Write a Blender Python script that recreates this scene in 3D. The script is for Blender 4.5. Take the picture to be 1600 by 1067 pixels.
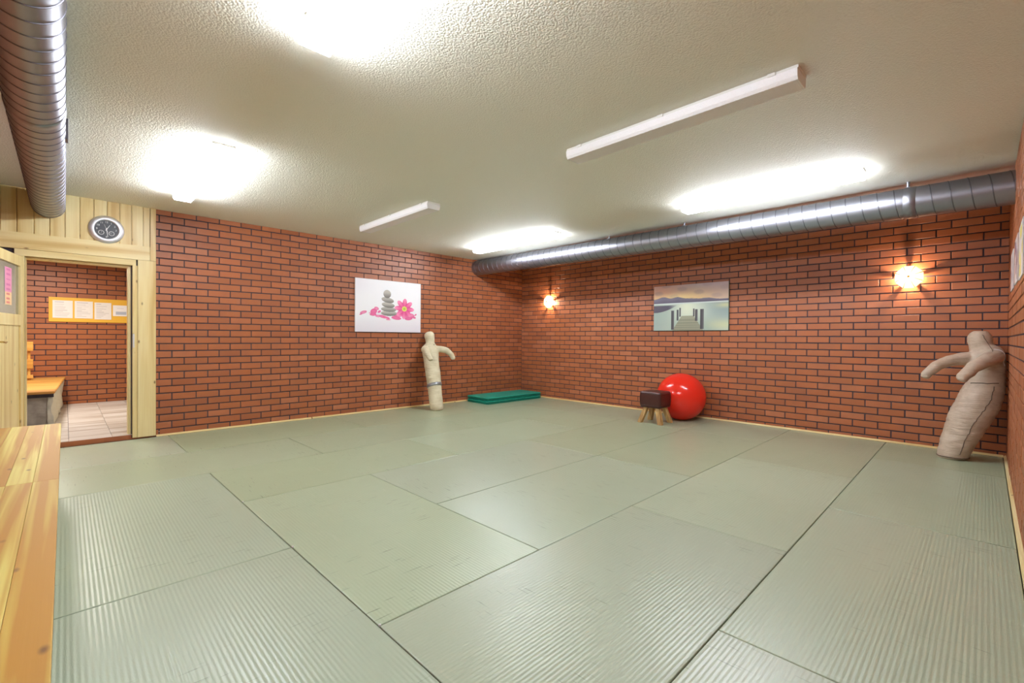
import bpy, bmesh, math, random
from mathutils import Vector, Matrix
from mathutils.bvhtree import BVHTree
random.seed(7)
S = bpy.context.scene
COL = S.collection
PI = math.pi
for o in list(bpy.data.objects): bpy.data.objects.remove(o)

# ------------------------------------------------------------------ camera, world, exposure
YAW, PITCH, ROLL, FPX = math.radians(-45.81), math.radians(-0.442), math.radians(0.379), 718.73
fw = Vector((math.sin(YAW)*math.cos(PITCH), math.cos(YAW)*math.cos(PITCH), math.sin(PITCH)))
rt = Vector((math.cos(YAW), -math.sin(YAW), 0)); up = rt.cross(fw)
r2 = rt*math.cos(ROLL)+up*math.sin(ROLL); u2 = -rt*math.sin(ROLL)+up*math.cos(ROLL)
cd = bpy.data.cameras.new('camera'); cam = bpy.data.objects.new('camera', cd); COL.objects.link(cam)
cam.matrix_world = Matrix(((r2.x,u2.x,-fw.x,0),(r2.y,u2.y,-fw.y,0),(r2.z,u2.z,-fw.z,1.21667),(0,0,0,1)))
cd.sensor_fit='HORIZONTAL'; cd.sensor_width=36; cd.lens=FPX/1600*36; cd.clip_start=.02
cd.dof.use_dof=False
S.camera = cam
W = bpy.data.worlds.new('world'); S.world=W; W.use_nodes=True
W.node_tree.nodes['Background'].inputs[0].default_value=(.02,.02,.022,1)
W.node_tree.nodes['Background'].inputs[1].default_value=1
S.view_settings.view_transform='Standard'; S.view_settings.look='None'
S.view_settings.gamma=1; S.view_settings.use_curve_mapping=False
S.view_settings.exposure=0.0
LAMP = 23.5          # emission of the fluorescent diffusers
SCONCE = 18.0         # watts of each wall lamp bulb
FOYER = 70.0

XL,YB,XR,H = -6.9605,7.057,.1645,2.7344   # left wall, back wall, right wall, ceiling
YF = -.56                                  # wall behind the bench

# ------------------------------------------------------------------ materials
def srgb(r,g,b):
    f=lambda c: c/12.92 if c<=.04045 else ((c+.055)/1.055)**2.4
    return (f(r/255),f(g/255),f(b/255),1)
class N:
    def __init__(s,name):
        s.m=bpy.data.materials.new(name); s.m.use_nodes=True; s.t=s.m.node_tree
        s.b=s.t.nodes['Principled BSDF']; s.out=s.t.nodes['Material Output']
    def n(s,typ,**k):
        x=s.t.nodes.new(typ)
        for a,v in k.items():
            if a.startswith('i_'): x.inputs[a[2:].replace('_',' ')].default_value=v
            elif a.startswith('x'): x.inputs[int(a[1:])].default_value=v
            else: setattr(x,a,v)
        return x
    def l(s,a,b): s.t.links.new(a,b)
    def math(s,op,a,b=None,c=None):
        x=s.n('ShaderNodeMath',operation=op)
        for i,v in enumerate((a,b,c)):
            if v is None: continue
            if isinstance(v,(int,float)): x.inputs[i].default_value=v
            else: s.l(v,x.inputs[i])
        return x.outputs[0]
    def mix(s,f,a,b,mode='MIX'):
        x=s.n('ShaderNodeMix',data_type='RGBA',blend_type=mode)
        for i,v in ((0,f),(6,a),(7,b)):
            if isinstance(v,(int,float)): x.inputs[i].default_value=v
            elif isinstance(v,tuple): x.inputs[i].default_value=v
            else: s.l(v,x.inputs[i])
        return x.outputs[2]
    def ramp(s,f,stops):
        x=s.n('ShaderNodeValToRGB'); e=x.color_ramp.elements
        while len(e)<len(stops): e.new(.5)
        for q,(p,c) in zip(e,stops):
            q.position=p; q.color=c if isinstance(c,tuple) else (c,c,c,1)
        s.l(f,x.inputs[0]); return x.outputs[0]
    def bump(s,h,strength,dist=.01,normal=None):
        x=s.n('ShaderNodeBump'); x.inputs['Strength'].default_value=strength; x.inputs['Distance'].default_value=dist
        s.l(h,x.inputs['Height']); 
        if normal: s.l(normal,x.inputs['Normal'])
        s.l(x.outputs[0],s.b.inputs['Normal']); return x.outputs[0]
    def set(s,**k):
        for a,v in k.items(): s.b.inputs[a.replace('_',' ')].default_value=v
        return s
def plain(name,col,rough=.5,metal=0,noise=0,scale=20,bump=0,spec=.5):
    a=N(name); a.set(Roughness=rough,Metallic=metal); a.b.inputs['Specular IOR Level'].default_value=spec
    tc=a.n('ShaderNodeTexCoord'); no=a.n('ShaderNodeTexNoise',i_Scale=scale,i_Detail=4.0); a.l(tc.outputs['Object'],no.inputs['Vector'])
    d=tuple(c*(1-noise) for c in col[:3])+(1,); e=tuple(min(1,c*(1+noise)) for c in col[:3])+(1,)
    a.l(a.mix(no.outputs[0],d,e),a.b.inputs['Base Color'])
    if bump: a.bump(no.outputs[0],bump,.004)
    return a.m
def emit(name,col,st):
    a=N(name); a.b.inputs['Base Color'].default_value=(.8,.8,.8,1); a.b.inputs['Emission Color'].default_value=col; a.b.inputs['Emission Strength'].default_value=st
    return a.m
CP=.0862; BW=.25
def brick_mat(name,axis,z0,u0):
    """each brick gets its own tone from its row and column"""
    a=N(name); g=a.n('ShaderNodeNewGeometry'); sp=a.n('ShaderNodeSeparateXYZ'); a.l(g.outputs['Position'],sp.inputs[0])
    row=a.math('FLOOR',a.math('DIVIDE',a.math('SUBTRACT',sp.outputs[2],z0-CP/2),CP))
    par=a.math('MULTIPLY',a.math('FLOORED_MODULO',row,2.0),.125)
    col=a.math('FLOOR',a.math('DIVIDE',a.math('SUBTRACT',a.math('SUBTRACT',sp.outputs[axis],u0),par),BW))
    cb=a.n('ShaderNodeCombineXYZ'); a.l(row,cb.inputs[0]); a.l(col,cb.inputs[1])
    wn=a.n('ShaderNodeTexWhiteNoise',noise_dimensions='3D'); a.l(cb.outputs[0],wn.inputs['Vector'])
    base=a.ramp(wn.outputs['Value'],[(0,srgb(160,92,56)),(.35,srgb(170,100,58)),(.7,srgb(176,102,60)),(1,srgb(184,114,76))])
    no=a.n('ShaderNodeTexNoise',i_Scale=9.0,i_Detail=5.0); a.l(g.outputs['Position'],no.inputs['Vector'])
    c=a.mix(a.ramp(no.outputs[0],[(.3,0.0),(.75,.45)]),base,srgb(150,94,68))
    n2=a.n('ShaderNodeTexNoise',i_Scale=3.2,i_Detail=8.0,i_Roughness=.75); a.l(g.outputs['Position'],n2.inputs['Vector'])
    c=a.mix(a.ramp(n2.outputs[0],[(.63,0.0),(.78,.4)]),c,srgb(190,160,145))
    a.l(c,a.b.inputs['Base Color'])
    n3=a.n('ShaderNodeTexNoise',i_Scale=150.0,i_Detail=3.0); a.l(g.outputs['Position'],n3.inputs['Vector'])
    a.bump(n3.outputs[0],.25,.003); a.set(Roughness=.42); return a.m
def wood(name,axis,light,mid,dark,scale=1.0,rough=.38,knots=True,wave=True,patch=1.0,along=.55):
    a=N(name); tc=a.n('ShaderNodeTexCoord'); oi=a.n('ShaderNodeObjectInfo')
    mp=a.n('ShaderNodeMapping'); sc=[7.0*scale]*3; sc[axis]=along*scale; mp.inputs['Scale'].default_value=sc
    off=a.n('ShaderNodeVectorMath',operation='ADD'); a.l(tc.outputs['Object'],off.inputs[0])
    cb=a.n('ShaderNodeCombineXYZ'); r=a.math('MULTIPLY',oi.outputs['Random'],9.0); a.l(r,cb.inputs[0]); a.l(r,cb.inputs[1]); a.l(r,cb.inputs[2])
    a.l(cb.outputs[0],off.inputs[1]); a.l(off.outputs[0],mp.inputs['Vector'])
    n1=a.n('ShaderNodeTexNoise',i_Scale=1.0,i_Detail=3.0,i_Distortion=.6); a.l(mp.outputs[0],n1.inputs['Vector'])
    c=a.ramp(n1.outputs[0],([(.40,light),(.47,mid),(.56,dark)] if name=='bench_pine' else [(.36,light),(.5,mid),(.66,dark)]) if wave else [(.3,light),(.7,mid)])
    mp2=a.n('ShaderNodeMapping'); s2=[90.0]*3; s2[axis]=1.6; mp2.inputs['Scale'].default_value=s2; a.l(off.outputs[0],mp2.inputs['Vector'])
    n2=a.n('ShaderNodeTexNoise',i_Scale=1.0,i_Detail=4.0); a.l(mp2.outputs[0],n2.inputs['Vector'])
    c=a.mix(a.ramp(n2.outputs[0],[(.4,0.0),(.8,.3*patch)]),c,dark)
    if knots:
        mp3=a.n('ShaderNodeMapping'); s3=[9.0]*3; s3[axis]=4.2; mp3.inputs['Scale'].default_value=s3; a.l(off.outputs[0],mp3.inputs['Vector'])
        v=a.n('ShaderNodeTexVoronoi',i_Scale=1.0); a.l(mp3.outputs[0],v.inputs['Vector'])
        c=a.mix(a.ramp(v.outputs['Distance'],[(.03,.85),(.11,0.0)]),c,srgb(104,66,32))
    a.l(c,a.b.inputs['Base Color']); a.set(Roughness=rough); a.bump(n2.outputs[0],.12,.002); return a.m
PL,PM,PD=srgb(240,222,168),srgb(232,209,148),srgb(212,178,114)
M={}
M['bl']=brick_mat('brick_left',1,.0413,1.0672); M['bb']=brick_mat('brick_back',0,.0122,-2.3975)
M['br']=brick_mat('brick_side',1,.0122,.02); M['bf']=brick_mat('brick_foyer',1,.0668,.0246)
M['mortar']=plain('mortar',srgb(68,64,74),.9,0,.25,14,.3)
M['pine_z']=wood('pine_upright',2,PL,PM,PD); M['pine_y']=wood('pine_level',1,PL,PM,PD); M['pine_x']=wood('pine_long',0,PL,PM,PD)
M['bench']=wood('bench_pine',0,srgb(216,202,108),srgb(200,170,78),srgb(182,132,48),1.9,.5,True,along=.2)
M['oak']=wood('oak',2,srgb(214,180,120),srgb(196,158,98),srgb(160,120,70),2.0,.5,False)
M['slab']=wood('slab_wood',1,srgb(225,175,95),srgb(214,158,76),srgb(186,126,56),1.0,.45,False)
def ceiling_mat(name,col):
    a=N(name); tc=a.n('ShaderNodeTexCoord')
    n1=a.n('ShaderNodeTexNoise',i_Scale=70.0,i_Detail=4.0,i_Roughness=.6); a.l(tc.outputs['Object'],n1.inputs['Vector'])
    v=a.n('ShaderNodeTexVoronoi',i_Scale=85.0); a.l(tc.outputs['Object'],v.inputs['Vector'])
    h=a.math('ADD',n1.outputs[0],a.math('MULTIPLY',v.outputs['Distance'],-.6))
    a.bump(h,.38,.012); a.set(Roughness=.75); a.b.inputs['Base Color'].default_value=col; a.b.inputs['Specular IOR Level'].default_value=.25; return a.m
M['ceil']=ceiling_mat('stucco_ceiling',srgb(236,233,220)); M['ceil_pink']=ceiling_mat('pink_margin',srgb(246,228,220))  # margin behind the duct gets a pinker tone than the main ceiling
M['plaster']=plain('plaster',srgb(205,198,180),.8,0,.06,6,.2)
def mat_tatami(name,axis):
    a=N(name); tc=a.n('ShaderNodeTexCoord'); oi=a.n('ShaderNodeObjectInfo')
    sp=a.n('ShaderNodeSeparateXYZ'); a.l(tc.outputs['Object'],sp.inputs[0])
    nz=a.n('ShaderNodeTexNoise',i_Scale=1.3,i_Detail=3.0); a.l(tc.outputs['Object'],nz.inputs['Vector'])
    big=a.n('ShaderNodeTexNoise',i_Scale=.9,i_Detail=5.0,i_Roughness=.6); a.l(tc.outputs['Object'],big.inputs['Vector'])
    c=a.mix(a.ramp(big.outputs[0],[(.3,0.0),(.7,.35)]),oi.outputs['Color'],srgb(160,170,138))
    # scuffs: thin pale and dark streaks
    mp=a.n('ShaderNodeMapping'); mp.inputs['Scale'].default_value=(3,26,1); mp.inputs['Rotation'].default_value=(0,0,.5); a.l(tc.outputs['Object'],mp.inputs['Vector'])
    sc=a.n('ShaderNodeTexNoise',i_Scale=1.0,i_Detail=6.0,i_Distortion=.8); a.l(mp.outputs[0],sc.inputs['Vector'])
    c=a.mix(a.ramp(sc.outputs[0],[(.66,0.0),(.74,.22)]),c,srgb(214,216,196))
    # short cracks across the ribs, only where the mat is worn
    mc=a.n('ShaderNodeMapping'); q=[5.0,5.0,1.0]; q[axis]=75.0; mc.inputs['Scale'].default_value=q; a.l(tc.outputs['Object'],mc.inputs['Vector'])
    ck_=a.n('ShaderNodeTexNoise',i_Scale=1.0,i_Detail=2.0); a.l(mc.outputs[0],ck_.inputs['Vector'])
    wm=a.n('ShaderNodeTexNoise',i_Scale=1.6,i_Detail=1.0); off=a.n('ShaderNodeVectorMath',operation='ADD'); a.l(tc.outputs['Object'],off.inputs[0])
    cb=a.n('ShaderNodeCombineXYZ'); a.l(a.math('MULTIPLY',oi.outputs['Random'],30.0),cb.inputs[0]); a.l(cb.outputs[0],off.inputs[1]); a.l(off.outputs[0],wm.inputs['Vector'])
    cf=a.math('MULTIPLY',a.ramp(ck_.outputs[0],[(.66,0.0),(.69,.6)]),a.ramp(wm.outputs[0],[(.46,0.0),(.58,1.0)]))
    c=a.mix(cf,c,srgb(92,98,76))
    a.l(c,a.b.inputs['Base Color'])
    x=a.math('ADD',sp.outputs[1-axis],a.math('MULTIPLY',nz.outputs[0],.004))
    w=a.math('SINE',a.math('MULTIPLY',x,2*PI/.0185))
    fi=a.n('ShaderNodeTexNoise',i_Scale=1.0,i_Detail=2.0); m2=a.n('ShaderNodeMapping'); s=[160.0,160.0,1.0]; s[axis]=45.0; m2.inputs['Scale'].default_value=s
    a.l(tc.outputs['Object'],m2.inputs['Vector']); a.l(m2.outputs[0],fi.inputs['Vector'])
    md=a.n('ShaderNodeTexNoise',i_Scale=2.2,i_Detail=4.0); a.l(tc.outputs['Object'],md.inputs['Vector'])
    h=a.math('ADD',a.math('MULTIPLY',w,1.15),a.math('MULTIPLY',fi.outputs[0],1.8)); h=a.math('ADD',h,a.math('MULTIPLY',md.outputs[0],4.0))
    a.bump(h,.21,.0018)
    rr=a.math('ADD',.22,a.math('MULTIPLY',big.outputs[0],.2)); a.l(rr,a.b.inputs['Roughness']); a.b.inputs['Specular IOR Level'].default_value=.75
    return a.m
M['tx']=mat_tatami('vinyl_mat_x',0); M['ty']=mat_tatami('vinyl_mat_y',1)
M['metal']=plain('galvanised',srgb(150,150,158),.41,1,.08,3)
M['metal_dark']=plain('duct_seam',srgb(116,114,122),.45,1,.05,10)
M['steel']=plain('brushed_steel',srgb(225,225,230),.5,1,.05,40)
M['brass']=plain('brass',srgb(190,150,80),.3,1)
M['white']=plain('white_enamel',srgb(232,230,224),.4,0,.02,5)
M['diff_off']=plain('prismatic_acrylic',srgb(246,244,244),.25,0,.03,60)
M['diff_on']=emit('lit_diffuser',(.93,1.0,1.10,1),LAMP); M['diff_side']=emit('lit_diffuser_side',(.93,1.0,1.10,1),LAMP*3.6)
M['ball']=plain('red_vinyl',srgb(232,46,30),.16,0,.02,3)
M['leather']=plain('brown_leather',srgb(70,30,26),.33,0,.18,18,.3)
M['canvas']=None
M['green']=plain('green_foam',srgb(22,148,126),.5,0,.08,25,.15)
M['black']=plain('black',srgb(30,30,32),.4)
M['dial']=plain('dial_grey',srgb(70,72,78),.45,0,.1,60)
M['handw']=plain('hand_white',srgb(238,238,238),.5)
M['paper']=plain('paper',srgb(236,234,236),.7,0,.01,5)
M['tape']=plain('silver_tape',srgb(170,172,178),.35,.7,.05,20)
M['yellow']=plain('yellow_board',srgb(238,186,62),.5,0,.05,8)
M['stone']=plain('rough_stone',srgb(172,160,146),.95,0,.35,14,1.0)
M['edge']=plain('mat_edge',srgb(112,122,98),.7)
def canvas_mat(name,c1,c2):
    a=N(name); tc=a.n('ShaderNodeTexCoord'); n1=a.n('ShaderNodeTexNoise',i_Scale=6.0,i_Detail=6.0,i_Roughness=.6); a.l(tc.outputs['Object'],n1.inputs['Vector'])
    a.l(a.mix(a.ramp(n1.outputs[0],[(.35,0.0),(.7,1.0)]),c1,c2),a.b.inputs['Base Color'])
    mp=a.n('ShaderNodeMapping'); mp.inputs['Scale'].default_value=(6,6,34); a.l(tc.outputs['Object'],mp.inputs['Vector'])
    w=a.n('ShaderNodeTexNoise',i_Scale=1.0,i_Detail=3.0,i_Distortion=.7); a.l(mp.outputs[0],w.inputs['Vector'])
    f=a.n('ShaderNodeTexNoise',i_Scale=220.0,i_Detail=1.0); a.l(tc.outputs['Object'],f.inputs['Vector'])
    a.bump(a.math('ADD',w.outputs[0],a.math('MULTIPLY',f.outputs[0],.12)),.55,.02); a.set(Roughness=.75); return a.m
M['canvas']=canvas_mat('cream_canvas',srgb(226,216,186),srgb(204,192,158))
M['leather_tan']=canvas_mat('worn_pale_leather',srgb(208,190,170),srgb(178,156,134)); M['leather_tan'].node_tree.nodes['Principled BSDF'].inputs['Roughness'].default_value=.5
def vcol(name,rough=.5):
    a=N(name); v=a.n('ShaderNodeVertexColor',layer_name='print'); a.l(v.outputs[0],a.b.inputs['Base Color']); a.set(Roughness=rough); return a.m
M['print']=vcol('printed_surface',.45)
def tile_mat():
    a=N('wood_look_tile'); tc=a.n('ShaderNodeTexCoord'); oi=a.n('ShaderNodeObjectInfo')
    off=a.n('ShaderNodeVectorMath',operation='ADD'); a.l(tc.outputs['Object'],off.inputs[0]); cb=a.n('ShaderNodeCombineXYZ'); a.l(a.math('MULTIPLY',oi.outputs['Random'],20.0),cb.inputs[0]); a.l(cb.outputs[0],off.inputs[1])
    mp=a.n('ShaderNodeMapping'); mp.inputs['Scale'].default_value=(9,.7,1); a.l(off.outputs[0],mp.inputs['Vector'])
    n=a.n('ShaderNodeTexNoise',i_Scale=1.0,i_Detail=5.0); a.l(mp.outputs[0],n.inputs['Vector'])
    a.l(a.ramp(n.outputs[0],[(.32,srgb(176,160,148)),(.48,srgb(214,204,196)),(.65,srgb(232,226,222))]),a.b.inputs['Base Color']); a.set(Roughness=.35); return a.m
M['tile']=tile_mat()
def glass():
    a=N('pane_glass'); a.set(Roughness=.04); a.b.inputs['Base Color'].default_value=(.93,.97,.97,1); a.b.inputs['Transmission Weight'].default_value=.93; a.b.inputs['IOR'].default_value=1.45; return a.m
M['glass']=glass()
def shade_glass():
    a=N('lit_shade_glass'); a.b.inputs['Base Color'].default_value=(.5,.45,.36,1); a.set(Roughness=.12)
    a.b.inputs['Emission Color'].default_value=(1,.86,.66,1); a.b.inputs['Emission Strength'].default_value=.75; return a.m
M['shade']=shade_glass()

# ------------------------------------------------------------------ mesh helpers
WL={}   # world location of every root
def wl(p): return WL.get(p.name,Vector((0,0,0))) if p else Vector((0,0,0))
def obj(name,bm,mat,parent=None,smooth=False,loc=None):
    """bmesh in world coordinates -> one mesh object; its origin sits at loc (or the parent's origin)"""
    base=Vector(loc) if loc is not None else wl(parent)
    bmesh.ops.translate(bm,verts=bm.verts,vec=-base)
    me=bpy.data.meshes.new(name); bm.to_mesh(me); bm.free()
    for m in (mat if isinstance(mat,(list,tuple)) else [mat]): me.materials.append(m)
    if smooth:
        for p in me.polygons: p.use_smooth=True
    o=bpy.data.objects.new(name,me); COL.objects.link(o)
    if parent: o.parent=parent; o.location=base-wl(parent)
    else: o.location=base
    WL[o.name]=base
    return o
def tag(o,label=None,cat=None,group=None,kind=None):
    if label: o['label']=label
    if cat: o['category']=cat
    if group: o['group']=group
    if kind: o['kind']=kind
    return o
def empty(name,loc,label=None,cat=None,group=None,kind=None):
    o=bpy.data.objects.new(name,None); COL.objects.link(o); o.location=loc; o.empty_display_size=.1; WL[o.name]=Vector(loc)
    return tag(o,label,cat,group,kind)
def box(bm,x0,x1,y0,y1,z0,z1,bev=0):
    n=len(bm.verts)
    r=bmesh.ops.create_cube(bm,size=1); vs=r['verts']
    for v in vs: v.co=Vector((x0+(v.co.x+.5)*(x1-x0),y0+(v.co.y+.5)*(y1-y0),z0+(v.co.z+.5)*(z1-z0)))
    if bev:
        es={e for v in vs for e in v.link_edges}
        bmesh.ops.bevel(bm,geom=list(es),offset=bev,segments=2,profile=.7,affect='EDGES')
    return vs
def B(*a,bev=0):
    bm=bmesh.new(); box(bm,*a,bev=bev); return bm
def tube(bm,pts,rad,seg=8,caps=True):
    pts=[Vector(p) for p in pts]; rings=[]; prev=None
    for i,p in enumerate(pts):
        t=(pts[min(i+1,len(pts)-1)]-pts[max(i-1,0)]).normalized()
        if prev is None:
            a=Vector((0,0,1)) if abs(t.z)<.9 else Vector((1,0,0)); n=t.cross(a).normalized()
        else: n=(prev-t*prev.dot(t)).normalized()
        prev=n; b=t.cross(n); r=rad[i] if isinstance(rad,(list,tuple)) else rad
        rings.append([bm.verts.new(p+(n*math.cos(2*PI*k/seg)+b*math.sin(2*PI*k/seg))*r) for k in range(seg)])
    for a,b in zip(rings,rings[1:]):
        for k in range(seg): bm.faces.new((a[k],a[(k+1)%seg],b[(k+1)%seg],b[k]))
    if caps: bm.faces.new(rings[0][::-1]); bm.faces.new(rings[-1])
def lathe(bm,prof,mat,seg=32):
    """prof: (radius, height) pairs, mat: 4x4 placing local z axis"""
    rings=[]
    for r,h in prof:
        if r<1e-6: rings.append([bm.verts.new(mat@Vector((0,0,h)))]); continue
        rings.append([bm.verts.new(mat@Vector((r*math.cos(2*PI*k/seg),r*math.sin(2*PI*k/seg),h))) for k in range(seg)])
    for a,b in zip(rings,rings[1:]):
        for k in range(seg):
            q=(k+1)%seg
            if len(a)==1 and len(b)==1: continue
            if len(a)==1: bm.faces.new((a[0],b[q],b[k]))
            elif len(b)==1: bm.faces.new((a[k],a[q],b[0]))
            else: bm.faces.new((a[k],a[q],b[q],b[k]))
def prism(bm,poly,h0,h1,mat):
    a=[bm.verts.new(mat@Vector((x,y,h0))) for x,y in poly]; b=[bm.verts.new(mat@Vector((x,y,h1))) for x,y in poly]
    bm.faces.new(a[::-1]); bm.faces.new(b); n=len(poly)
    for i in range(n): bm.faces.new((a[i],a[(i+1)%n],b[(i+1)%n],b[i]))
def frame(o,x,y,z):   # matrix from axes
    x,y,z=Vector(x),Vector(y),Vector(z)
    return Matrix(((x.x,y.x,z.x,o[0]),(x.y,y.y,z.y,o[1]),(x.z,y.z,z.z,o[2]),(0,0,0,1)))
def printed(name,fr,w,h,nx,ny,fn,parent,off=0):
    """flat print: a fine grid whose corner colours come from fn(u,v), u right, v up, both 0..1"""
    vs=[fr@Vector(((i/nx-.5)*w,(j/ny-.5)*h,off)) for j in range(ny+1) for i in range(nx+1)]
    base=wl(parent); vs=[v-base for v in vs]
    fs=[(j*(nx+1)+i,j*(nx+1)+i+1,(j+1)*(nx+1)+i+1,(j+1)*(nx+1)+i) for j in range(ny) for i in range(nx)]
    me=bpy.data.meshes.new(name); me.from_pydata(vs,[],fs)
    ca=me.color_attributes.new('print','FLOAT_COLOR','POINT'); buf=[]
    for j in range(ny+1):
        for i in range(nx+1):
            c=fn(i/nx,j/ny); buf.extend(srgb(*c))
    ca.data.foreach_set('color',buf); me.materials.append(M['print'])
    o=bpy.data.objects.new(name,me); COL.objects.link(o); o.parent=parent; return o

# ------------------------------------------------------------------ brickwork
BH=.0738; PROUD=.008
_cache={}
def brick_geo(w,h,d):
    c=.0025; a=w/2; b=h/2
    v=[(-a,-b,-d),(a,-b,-d),(a,b,-d),(-a,b,-d),(-a,-b,-c),(a,-b,-c),(a,b,-c),(-a,b,-c),(-a+c,-b+c,0),(a-c,-b+c,0),(a-c,b-c,0),(-a+c,b-c,0)]
    f=[(8,9,10,11)]
    for i in range(4):
        j=(i+1)%4; f.append((i,j,4+j,4+i)); f.append((4+i,4+j,8+j,8+i))
    return v,f
def brickwork(wall,fr,u0,u1,v0,v1,zb,ub,mat,nsingle,holes=(),must=None):
    """fr: local (u along wall, v up, out of the wall). Bricks nearest the camera single, the rest one joined part"""
    rnd=random.Random(3); items=[]
    n=math.floor((v0-zb)/CP)-1
    while zb+n*CP-BH/2<v1:
        zc=zb+n*CP; a0,a1=max(zc-BH/2,v0),min(zc+BH/2,v1)
        if a1-a0>.008:
            s=ub+(n%2)*.125; k=math.floor((u0-s)/BW)-1
            while s+k*BW<u1:
                b0,b1=max(s+k*BW+.0058,u0),min(s+(k+1)*BW-.0058,u1)
                if b1-b0>.012: 
                    segs=[(b0,b1)]
                    for (h0,h1,g0,g1) in holes:
                        if a1>g0 and a0<g1:
                            new=[]
                            for p,q in segs:
                                if q<=h0 or p>=h1: new.append((p,q)); continue
                                if p<h0: new.append((p,h0))
                                if q>h1: new.append((h1,q))
                            segs=new
                    for p,q in segs:
                        if q-p>.012: items.append(((p+q)/2,(a0+a1)/2,round(q-p,4),round(a1-a0,4)))
                k+=1
        n+=1
    nrm=(fr.to_3x3()@Vector((0,0,1)))
    def size(it):
        P=fr@Vector((it[0],it[1],0)); d=P-Vector((0,0,1.217)); L=d.length
        if d.dot(fw)<.3: return 0
        x=d.dot(r2)/d.dot(fw)*FPX
        if abs(x)>830: return 0
        if must and not must(it): return 0
        return it[2]*it[3]*abs(d.dot(nrm))/L**3
    items.sort(key=size,reverse=True)
    wloc=wl(wall); R3=fr.to_3x3()
    for it in items[:nsingle]:
        if size(it)<=0: break
        key=(round(it[2],3),round(it[3],3),mat.name,wall.name)
        if key not in _cache:
            v,f=brick_geo(it[2],it[3],PROUD+.004); me=bpy.data.meshes.new('brick'); me.from_pydata([R3@Vector(p) for p in v],[],f); me.materials.append(mat); _cache[key]=me
        o=bpy.data.objects.new('brick',_cache[key]); COL.objects.link(o); o.parent=wall
        o.location=fr@Vector((it[0]+rnd.uniform(-.0012,.0012),it[1]+rnd.uniform(-.001,.001),rnd.uniform(-.0015,.0012)))-wloc
        o.rotation_euler=(rnd.uniform(-.004,.004),rnd.uniform(-.004,.004),rnd.uniform(-.004,.004)); items[items.index(it)]=None
    V=[];F=[]
    for it in items:
        if it is None: continue
        v,f=brick_geo(it[2],it[3],PROUD+.004); n0=len(V); dz=rnd.uniform(-.0015,.0012)
        V+= [fr@Vector((it[0]+p[0],it[1]+p[1],p[2]+dz))-wloc for p in v]; F+=[tuple(n0+i for i in g) for g in f]
    if V:
        me=bpy.data.meshes.new('brickwork'); me.from_pydata(V,[],F); me.materials.append(mat)
        o=bpy.data.objects.new('brickwork',me); COL.objects.link(o); o.parent=wall; tag(o,kind='stuff')
def wallobj(name,boxes,label):
    bm=bmesh.new()
    for b in boxes: box(bm,*b)
    o=obj(name,bm,M['mortar'],None,loc=(boxes[0][0],boxes[0][2],0)); tag(o,label,None,None,'structure'); return o

# ------------------------------------------------------------------ room shell
fl=tag(obj('floor',B(XL-.15,XR+.15,YF-.15,YB+.15,-.16,-.04),M['plaster']),'bare floor slab under the green mats',kind='structure')
ce=tag(obj('ceiling',B(XL-.15,XR+.15,YF-.15,5.86,H,H+.15),M['ceil']),'cream stucco ceiling of the training room',kind='structure')
tr=tag(obj('trim_1',B(XL-.15,XR+.15,5.86,YB+.15,H+.012,H+.15),M['ceil_pink']),'salmon ceiling margin behind the long duct',kind='structure')
P=PROUD
wL=wallobj('wall_left',[(XL-.16,XL-P,.556,YB+.15,-.16,H+.1),(XL-.16,XL-P,-.30,.556,2.035,H+.1),(XL-.16,XL-P,YF-.15,-.30,-.16,H+.1),(XL-.16,XL-P,-.30,.556,-.16,.0)],'red brick wall with the open doorway')
wB=wallobj('wall_back',[(XL-.15,XR+.15,YB+P,YB+.16,-.16,H+.1)],'red brick wall behind the red ball and wall lamps')
wR=wallobj('wall_right',[(XR+P,XR+.16,YF-.15,YB+.15,-.16,H+.1)],'red brick wall with pinned sheets at the right edge')
wF=wallobj('wall_front',[(XL-.15,XR+.15,YF-.15,YF-P,-.16,H+.1)],'red brick wall behind the long wooden bench')
FL=frame((XL,0,0),(0,1,0),(0,0,1),(1,0,0)); FB=frame((0,YB,0),(1,0,0),(0,0,1),(0,-1,0))
FR=frame((XR,0,0),(0,-1,0),(0,0,1),(-1,0,0)); FF=frame((0,YF,0),(-1,0,0),(0,0,1),(0,1,0))
brickwork(wL,FL,.786,YB,0,H,.0413,1.0672,M['bl'],300)
brickwork(wB,FB,XL,XR,0,H-.012,.0122,-2.3975,M['bb'],300,must=lambda it: it[1]<2.62)
brickwork(wR,FR,-YB,-YF,0,H,.0122,-.02,M['br'],0)
brickwork(wF,FF,-XR,-XL,0,H,.0122,.1,M['bb'],0)
# pine beads along the foot of the walls
def bead(name,p0,p1,n,label):
    bm=bmesh.new(); p0,p1,n=Vector(p0),Vector(p1),Vector(n); prof=[(0,0),(.020,0),(.018,.010),(.011,.018),(0,.022)]
    a=[bm.verts.new(p0+n*x+Vector((0,0,z))) for x,z in prof]; b=[bm.verts.new(p1+n*x+Vector((0,0,z))) for x,z in prof]
    bm.faces.new(a[::-1]); bm.faces.new(b)
    for i in range(5): bm.faces.new((a[i],a[(i+1)%5],b[(i+1)%5],b[i]))
    bmesh.ops.recalc_face_normals(bm,faces=bm.faces)
    return tag(obj(name,bm,M['pine_y' if abs(n.x)>.5 else 'pine_x']),label,kind='structure')
bead('baseboard_left',(XL,.79,0),(XL,2.62,0),(1,0,0),'thin pine bead at the foot of the left wall, length nearest the door')
bead('baseboard_left',(XL,2.635,0),(XL,YB,0),(1,0,0),'thin pine bead at the foot of the left wall, length towards the corner')
bead('baseboard_back',(XL+.02,YB,0),(XR-.02,YB,0),(0,-1,0),'thin pine bead along the foot of the back wall')
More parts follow.
